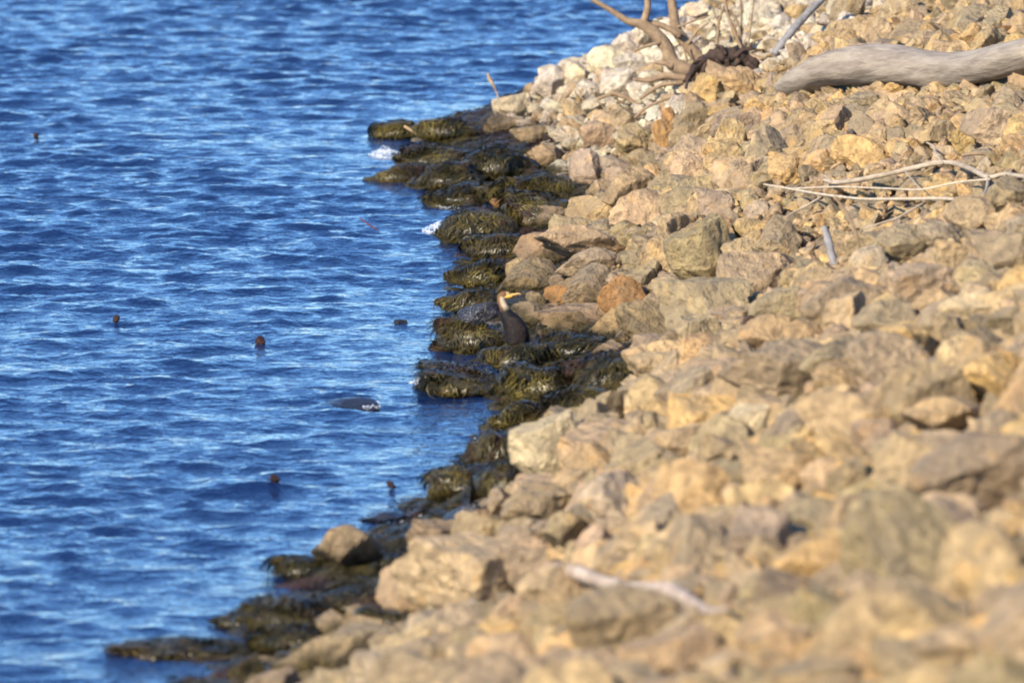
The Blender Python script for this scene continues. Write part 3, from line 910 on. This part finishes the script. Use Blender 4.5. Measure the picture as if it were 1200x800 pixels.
single_tube('dark_peg', [(870, 404, 3), (871, 388, 3), (873, 376, 3.2), (878, 372, 3), (883, 373, 2.6)], t, t, M_DARKWOOD, 'dark hooked peg sticking up from the middle of the bank', 'peg', seed=104)
t = depth(1110, 135)
# foreground stick
ta, tb = depth(640, 690), depth(845, 735)
single_tube('peeled_stick', [(630, 672, 3.5), (650, 667, 7.5), (676, 671, 9), (706, 681, 8), (738, 688, 7), (764, 689, 8), (788, 692, 9.5), (806, 703, 9), (824, 714, 7), (838, 716, 4.5), (852, 713, 3)], ta - .6, tb - .6, M_PINKWOOD,
            'peeled pinkish-tan driftwood stick lying across the foreground stones', 'stick', seed=110, sub=6)
# small ones near the point
for k, (pa, lab, m) in enumerate((
        ([(716, 108, 3), (732, 114, 3), (744, 121, 2.5), (754, 125, 1.5)], 'short brown branch lying on tan stones below the skyline boulders', M_BRANCH),
        ([(744, 138, 1.5), (758, 126, 1.8), (776, 118, 1.8), (800, 112, 1.2)], 'thin crooked brown stick below the dead tree roots', M_BRANCH),
        ([(700, 116, 2.2), (722, 110, 2.5), (744, 118, 2)], 'curved brown twig beside the short brown branch', M_BRANCH),
        ([(474, 148, 1.5), (485, 155, 1.8), (497, 162, 1.6)], 'orange-brown stick poking out of the far weed', M_STRAW),
        ([(528, 379, 1), (535, 381, 1.2), (542, 385, 1)], 'tiny pale yellow straw at the waterline left of the cormorant', M_PALE),
        ([(421, 255, .6), (432, 263, .8), (443, 270, .6)], 'thin red twig floating on the water left of the nearer splash', M_REDTWIG),
        ([(1174, 168, 1.6), (1188, 162, 2), (1206, 160, 2)], 'pale curved stick at the right edge below the log', M_PALE),
        ([(1127, 182, 2.2), (1142, 180, 2.6), (1158, 181, 2)], 'short reddish stick between log and bleached branch', M_BRANCH),
        ([(1155, 20, 1), (1175, 8, 1.3), (1206, 4, 1.3)], 'pale dry stalk in the top right corner', M_PALE),
        ([(958, 28, 1.2), (975, 31, 1.6), (1000, 28, 1.2)], 'dark curved twig between grey pole and upper stones', M_DARKWOOD))):
    t = depth(pa[1][0], pa[1][1] + (8 if pa[0][0] > 450 and 'float' not in lab else 0))
    single_tube('stick', pa, t - .06, t - .06, m, lab, 'stick', seed=120 + k, sides=8)

# reed on the skyline
t = depth(590, 134)
root = empty('dry_reed', at(588, 130, t)); tag(root, 'single dry brown reed leaning left over the water below the skyline', 'reed')
part_tube('stem', root, [(589, 132, .9), (584, 114, .9), (577, 99, .8), (572, 88, .6)], t, t, M_STRAW, sides=6, seed=140)
part_tube('seed_head', root, [(581, 106, .8), (577, 98, 2.2), (574, 93, 2.4), (571, 86, .8)], t - .01, t - .01, M_STRAW, sides=8, wob=.35, seed=141)

# dry weeds tufts
for q, (px, py, n, hpx_, lab) in enumerate(((716, 142, 14, 26, 'reddish-brown tuft of dry weed among tan stones on the upper point'), (1010, 330, 10, 26, 'dry stalks standing below the grey stake'), (1185, 22, 12, 24, 'pale dry grass tuft in the top right corner'), (868, 62, 12, 50, 'wispy dry grass at the foot of the dry stems'), (680, 118, 10, 20, 'small rusty grass tuft behind the skyline boulders'))):
    t = depth(px, py)
    root = empty('dry_grass_tuft', at(px, py, t)); tag(root, lab, 'grass tuft', 'dry grass tufts on the bank')
    V, F = [], []
    for k in range(n):
        x0 = px + random.uniform(-8, 8); x1 = x0 + random.uniform(-14, 14); y1 = py - hpx_ * random.uniform(.5, 1)
        P, R = px_path([(x0, py + 3, .7), ((x0 + x1) / 2 + random.uniform(-3, 3), (py + y1) / 2, .6), (x1, y1, .3)], t + random.uniform(-.08, .08))
        v, f = tube_mesh([p - root.location for p in P], R, sides=5, sub=3, seed=k)
        b = len(V); V += v; F += [tuple(i + b for i in g) for g in f]
    o = mesh_object('blades', V, F, M_STRAW, root); o['kind'] = 'stuff'

# ------------------------------------------------------------------ things in the water
for k, (px, py, w, h, lab) in enumerate((
        (305, 402, 15, 12, 'round dark brown husk bobbing in mid water, right of the small peaked one'),
        (321, 570, 16, 12, 'round reddish-brown husk floating in the lower water'),
        (136, 377, 10, 10, 'small peaked reddish husk floating at far left of mid water'),
        (42, 162, 8, 8, 'tiny dark husk floating in the upper left water'),
        (459, 572, 14, 10, 'dark husk floating close to the weedy inlet tip'))):
    c, t = hit(px, py + 2)
    root = bpy.data.objects.new('floating_husk', PROTO[(k * 3 + 1) % 22].copy())
    root.data.materials.clear(); root.data.materials.append(M_FLOAT)
    root.scale = (w / 2.3 * t / F_PX,) * 2 + (h * .5 * t / F_PX,); root.location = (c[0], c[1], 0.055 if py == 570 else 0.03); root.rotation_euler = (0, 0, k)
    COL.objects.link(root); tag(root, lab, 'husk', 'husks floating on the water')
for k, (px, py, w, h, lab) in enumerate((
        (410, 472, 72, 13, 'low dark grey stone awash with a little foam, out in the lower water'),
        (470, 377, 18, 9, 'small dark stone awash left of the cormorant stones'),
        (445, 606, 60, 16, 'flat dark stone awash left of the nearest splash'))):
    c, t = hit(px, py + 4)
    o = bpy.data.objects.new('awash_rock', PROTO[(k * 7 + 2) % 22].copy()); o.data.materials.clear(); o.data.materials.append(M_WET)
    o.scale = (w / 2 * t / F_PX, w / 2.4 * t / F_PX, h * .75 * t / F_PX); o.location = (c[0], c[1], 0.0)
    COL.objects.link(o); tag(o, lab, 'rock')

# foam: heaps of small bubbles and droplets
def foam_material():
    N = Nodes('foam')
    N.b.inputs['Base Color'].default_value = (0.80, 0.84, 0.88, 1)
    N.b.inputs['Roughness'].default_value = 0.35
    N.b.inputs['Subsurface Weight'].default_value = 0.25
    N.b.inputs['Subsurface Radius'].default_value = (0.02, 0.025, 0.03)
    return N.m
M_FOAM = foam_material()
for k, (px, py, w, h, lab, n) in enumerate((
        (451, 176, 26, 18, 'white splash breaking on the far weedy stones', 420), (519, 264, 34, 20, 'white splash breaking left of the middle weedy stones', 520),
        (494, 597, 34, 18, 'white splash below the weedy inlet tip', 420), (434, 475, 20, 5, 'thin foam right of the low stone awash', 90),
        (493, 447, 20, 7, 'thin foam at the pointed weed tip', 140), (530, 240, 26, 6, 'foam lace under the yellow-green weedy stone', 140), (533, 175, 16, 6, 'small foam trapped between the far weedy stones', 90), (557, 517, 12, 14, 'little splash against the inlet stones', 90))):
    w, h, n = w * 1.3, h * 0.85, int(n * 4.2)
    c, t = hit(px, py + h * .4)
    s = t / F_PX
    V, F = [], []
    for i in range(n):
        a, rr = random.uniform(0, 6.28), random.random() ** .6
        x = math.cos(a) * rr * w / 2 * s * 1.15; y = math.sin(a) * rr * w * s * 1.6
        top_ = 0.8 * h * s * (1 - rr) ** 1.5 * (0.6 + 0.4 * math.sin(3 * a + k)) + 0.012
        z = top_ * random.random() ** .7
        r = random.uniform(.0018, .0055) * (1 - .4 * rr)
        if noise.noise((x * 14 + k, y * 9, 0.3)) < -0.12 + 0.3 * (rr - .6): continue     # broken lace, not a heap
        b = len(V) * 1
        V += [(x + v[0] * r, y + v[1] * r, z + v[2] * r * .8) for v in IV1]
        F += [tuple(int(q) + b for q in f) for f in IF1]
    o = mesh_object('foam', V, F, M_FOAM); o.location = (c[0], c[1], 0.0)
    tag(o, lab, 'foam', kind='stuff')

# ------------------------------------------------------------------ the cormorant
def build_cormorant():
    t = depth(604, 420) - 0.02
    s = t / F_PX
    root = empty('cormorant', at(604, 414, t))
    tag(root, 'dark cormorant with cream throat and orange bill standing among weedy stones, facing right', 'cormorant')
    o = np.array(root.location)
    # plumage colour by body zone
    N = Nodes('cormorant_plumage')
    col = N.n('ShaderNodeAttribute', attribute_name='tint').outputs['Color']
    f = N.noise(N.pos(), 60, 4, .6)
    N.l(N.mix(N.ramp(f, .3, .7), N.mix(1.0, col, (0.7, 0.7, 0.7), 'MULTIPLY'), col), N.b.inputs['Base Color'])
    N.b.inputs['Roughness'].default_value = 0.65
    N.b.inputs['Specular IOR Level'].default_value = 0.2
    N.l(N.bump(f, .006), N.b.inputs['Normal'])
    m_pl = N.m
    m_bill = plain('bill_horn', (0.50, 0.27, 0.08), (0.66, 0.40, 0.14), 30, 0.45, 0)
    m_skin = plain('facial_skin', (0.72, 0.33, 0.05), (0.78, 0.42, 0.08), 40, 0.5, 0)
    m_eye = plain('eye', (0.01, 0.03, 0.03), (0.02, 0.05, 0.05), 10, 0.1, 0)
    m_wing = plain('wing_feathers', (0.008, 0.006, 0.006), (0.026, 0.017, 0.015), 45, 0.65, 0.008, spec=0.2)
    m_foot = plain('webbed_foot', (0.012, 0.012, 0.012), (0.02, 0.02, 0.02), 20, 0.6, 0)
    # spine from tail to crown (px, py, half width on screen, half depth)
    spine = [(599, 420, 3, 3), (602, 414, 9, 9), (605, 406, 13.5, 13), (606, 396, 15, 14), (604, 386, 14, 14), (599.5, 377, 11.5, 12), (595, 370.5, 9, 9.5), (592.5, 365, 6.8, 7),
             (590.5, 360, 5.4, 5.4), (588.6, 355.6, 4.9, 4.6), (587.4, 351.6, 4.9, 4.4), (588.2, 347.9, 5.4, 4.6), (591.2, 346.0, 5.2, 4.6), (594.8, 345.9, 4.2, 3.8), (597.6, 346.0, 2.8, 2.6)]
    pts = [Vector(at(a, b, t) - o) for a, b, _, _ in spine]
    n = len(pts); sub = 5; sides = 20
    P, R = [], []
    for i in range(n - 1):
        p0, p1, p2, p3 = pts[max(i - 1, 0)], pts[i], pts[i + 1], pts[min(i + 2, n - 1)]
        for k in range(sub):
            u = k / sub
            P.append(0.5 * ((2 * p1) + (p2 - p0) * u + (2 * p0 - 5 * p1 + 4 * p2 - p3) * u * u + (3 * p1 - p0 - 3 * p2 + p3) * u ** 3))
            R.append((spine[i][2] * (1 - u) + spine[i + 1][2] * u, spine[i][3] * (1 - u) + spine[i + 1][3] * u))
    P.append(pts[-1]); R.append(spine[-1][2:])
    V, F, C = [], [], []
    dep = Vector((0, 1, 0))
    for j, (p, (rw, rd)) in enumerate(zip(P, R)):
        tn = (P[min(j + 1, len(P) - 1)] - P[max(j - 1, 0)]).normalized()
        fr = dep.cross(tn)            # in-plane normal
        fr.normalize()
        if j < len(P) * .7 and fr.x < 0: fr = -fr
        d = tn.cross(fr).normalized()
        u = j / (len(P) - 1)
        for k in range(sides):
            th = 2 * math.pi * k / sides
            v = p + fr * math.cos(th) * rw * s + d * math.sin(th) * rd * s
            V.append(v)
            front = math.cos(th) if (fr.x > 0 or u < .7) else -math.cos(th)
            dark = np.array((0.010, 0.008, 0.008)); brown = np.array((0.17, 0.085, 0.035)); cream = np.array((0.56, 0.45, 0.30))
            if u < .50: c = dark
            elif u < .60:
                w_ = (u - .50) / .10
                c = dark * (1 - w_) + (cream if front > -.15 else brown) * w_
            elif u < .80: c = cream if front > -.1 else (brown if front < -.5 else brown + (cream - brown) * (front + .5) / .4)
            else:
                c = brown if front < .2 else cream * np.array((1, .85, .6))
            C.append(c)
    for j in range(len(P) - 1):
        for k in range(sides):
            k2 = (k + 1) % sides
            F.append((j * sides + k, j * sides + k2, (j + 1) * sides + k2, (j + 1) * sides + k))
    F.append(tuple(range(sides))[::-1]); F.append(tuple((len(P) - 1) * sides + k for k in range(sides)))
    b = mesh_object('body', V, F, m_pl, root); point_colour(b, 'tint', np.array(C))
    part_tube('face_skin', root, [(592.5, 347.5, 2.4), (596, 347.3, 2.5), (600, 346.9, 1.6)], t - .012, t - .012, m_skin, sides=12, wob=.03, seed=3)
    part_tube('bill', root, [(595.5, 346.2, 2.7), (599.5, 345.8, 2.0), (603.5, 344.9, 1.35), (607.8, 344.1, 1.0), (609.4, 344.6, 0.8), (609.6, 345.8, 0.4)], t, t, m_bill, sides=12, wob=.03, seed=1)
    for dy in (-1, 1):
        c = at(592.8, 345.2, t + dy * 4.0 * s) - o
        mesh_object('eye', [Vector(c) + Vector(v) * 0.0042 for v in IV2], IF2.tolist(), m_eye, root)
        # folded wing: a long leaf-shaped shell lying against the flank with layered feather rows
        wp = [(597, 374, 5), (602.5, 380, 9.5), (606.5, 389, 11.5), (606.5, 399, 10), (603, 410, 6), (598, 420, 1.5)]
        PW, RW = px_path(wp, t + dy * 10.5 * s)
        Vw, Fw = tube_mesh([p - root.location for p in PW], RW, sides=14, wob=.06, seed=5 + dy)
        cx = np.array([v[:] for v in Vw]); m0 = cx[:, 1].mean(); cx[:, 1] = m0 + (cx[:, 1] - m0) * .35
        mesh_object('wing', cx, Fw, m_wing, root)
        part_tube('leg', root, [(603, 412, 2.2), (604, 418, 1.6), (604, 424, 1.5)], t + dy * 6 * s, t + dy * 6 * s, m_foot, sides=8, seed=9)
        part_tube('foot', root, [(602, 424, 2.2), (607, 425, 2.6), (612, 425.5, 1.4)], t + dy * 6 * s, t + dy * 6 * s, m_foot, sides=8, flat=.5, seed=11)
    part_tube('tail', root, [(600, 412, 4), (595, 420, 4), (590, 428, 3), (587, 433, 1.5)], t + .01, t + .01, m_wing, sides=10, flat=.5, seed=14)
build_cormorant()
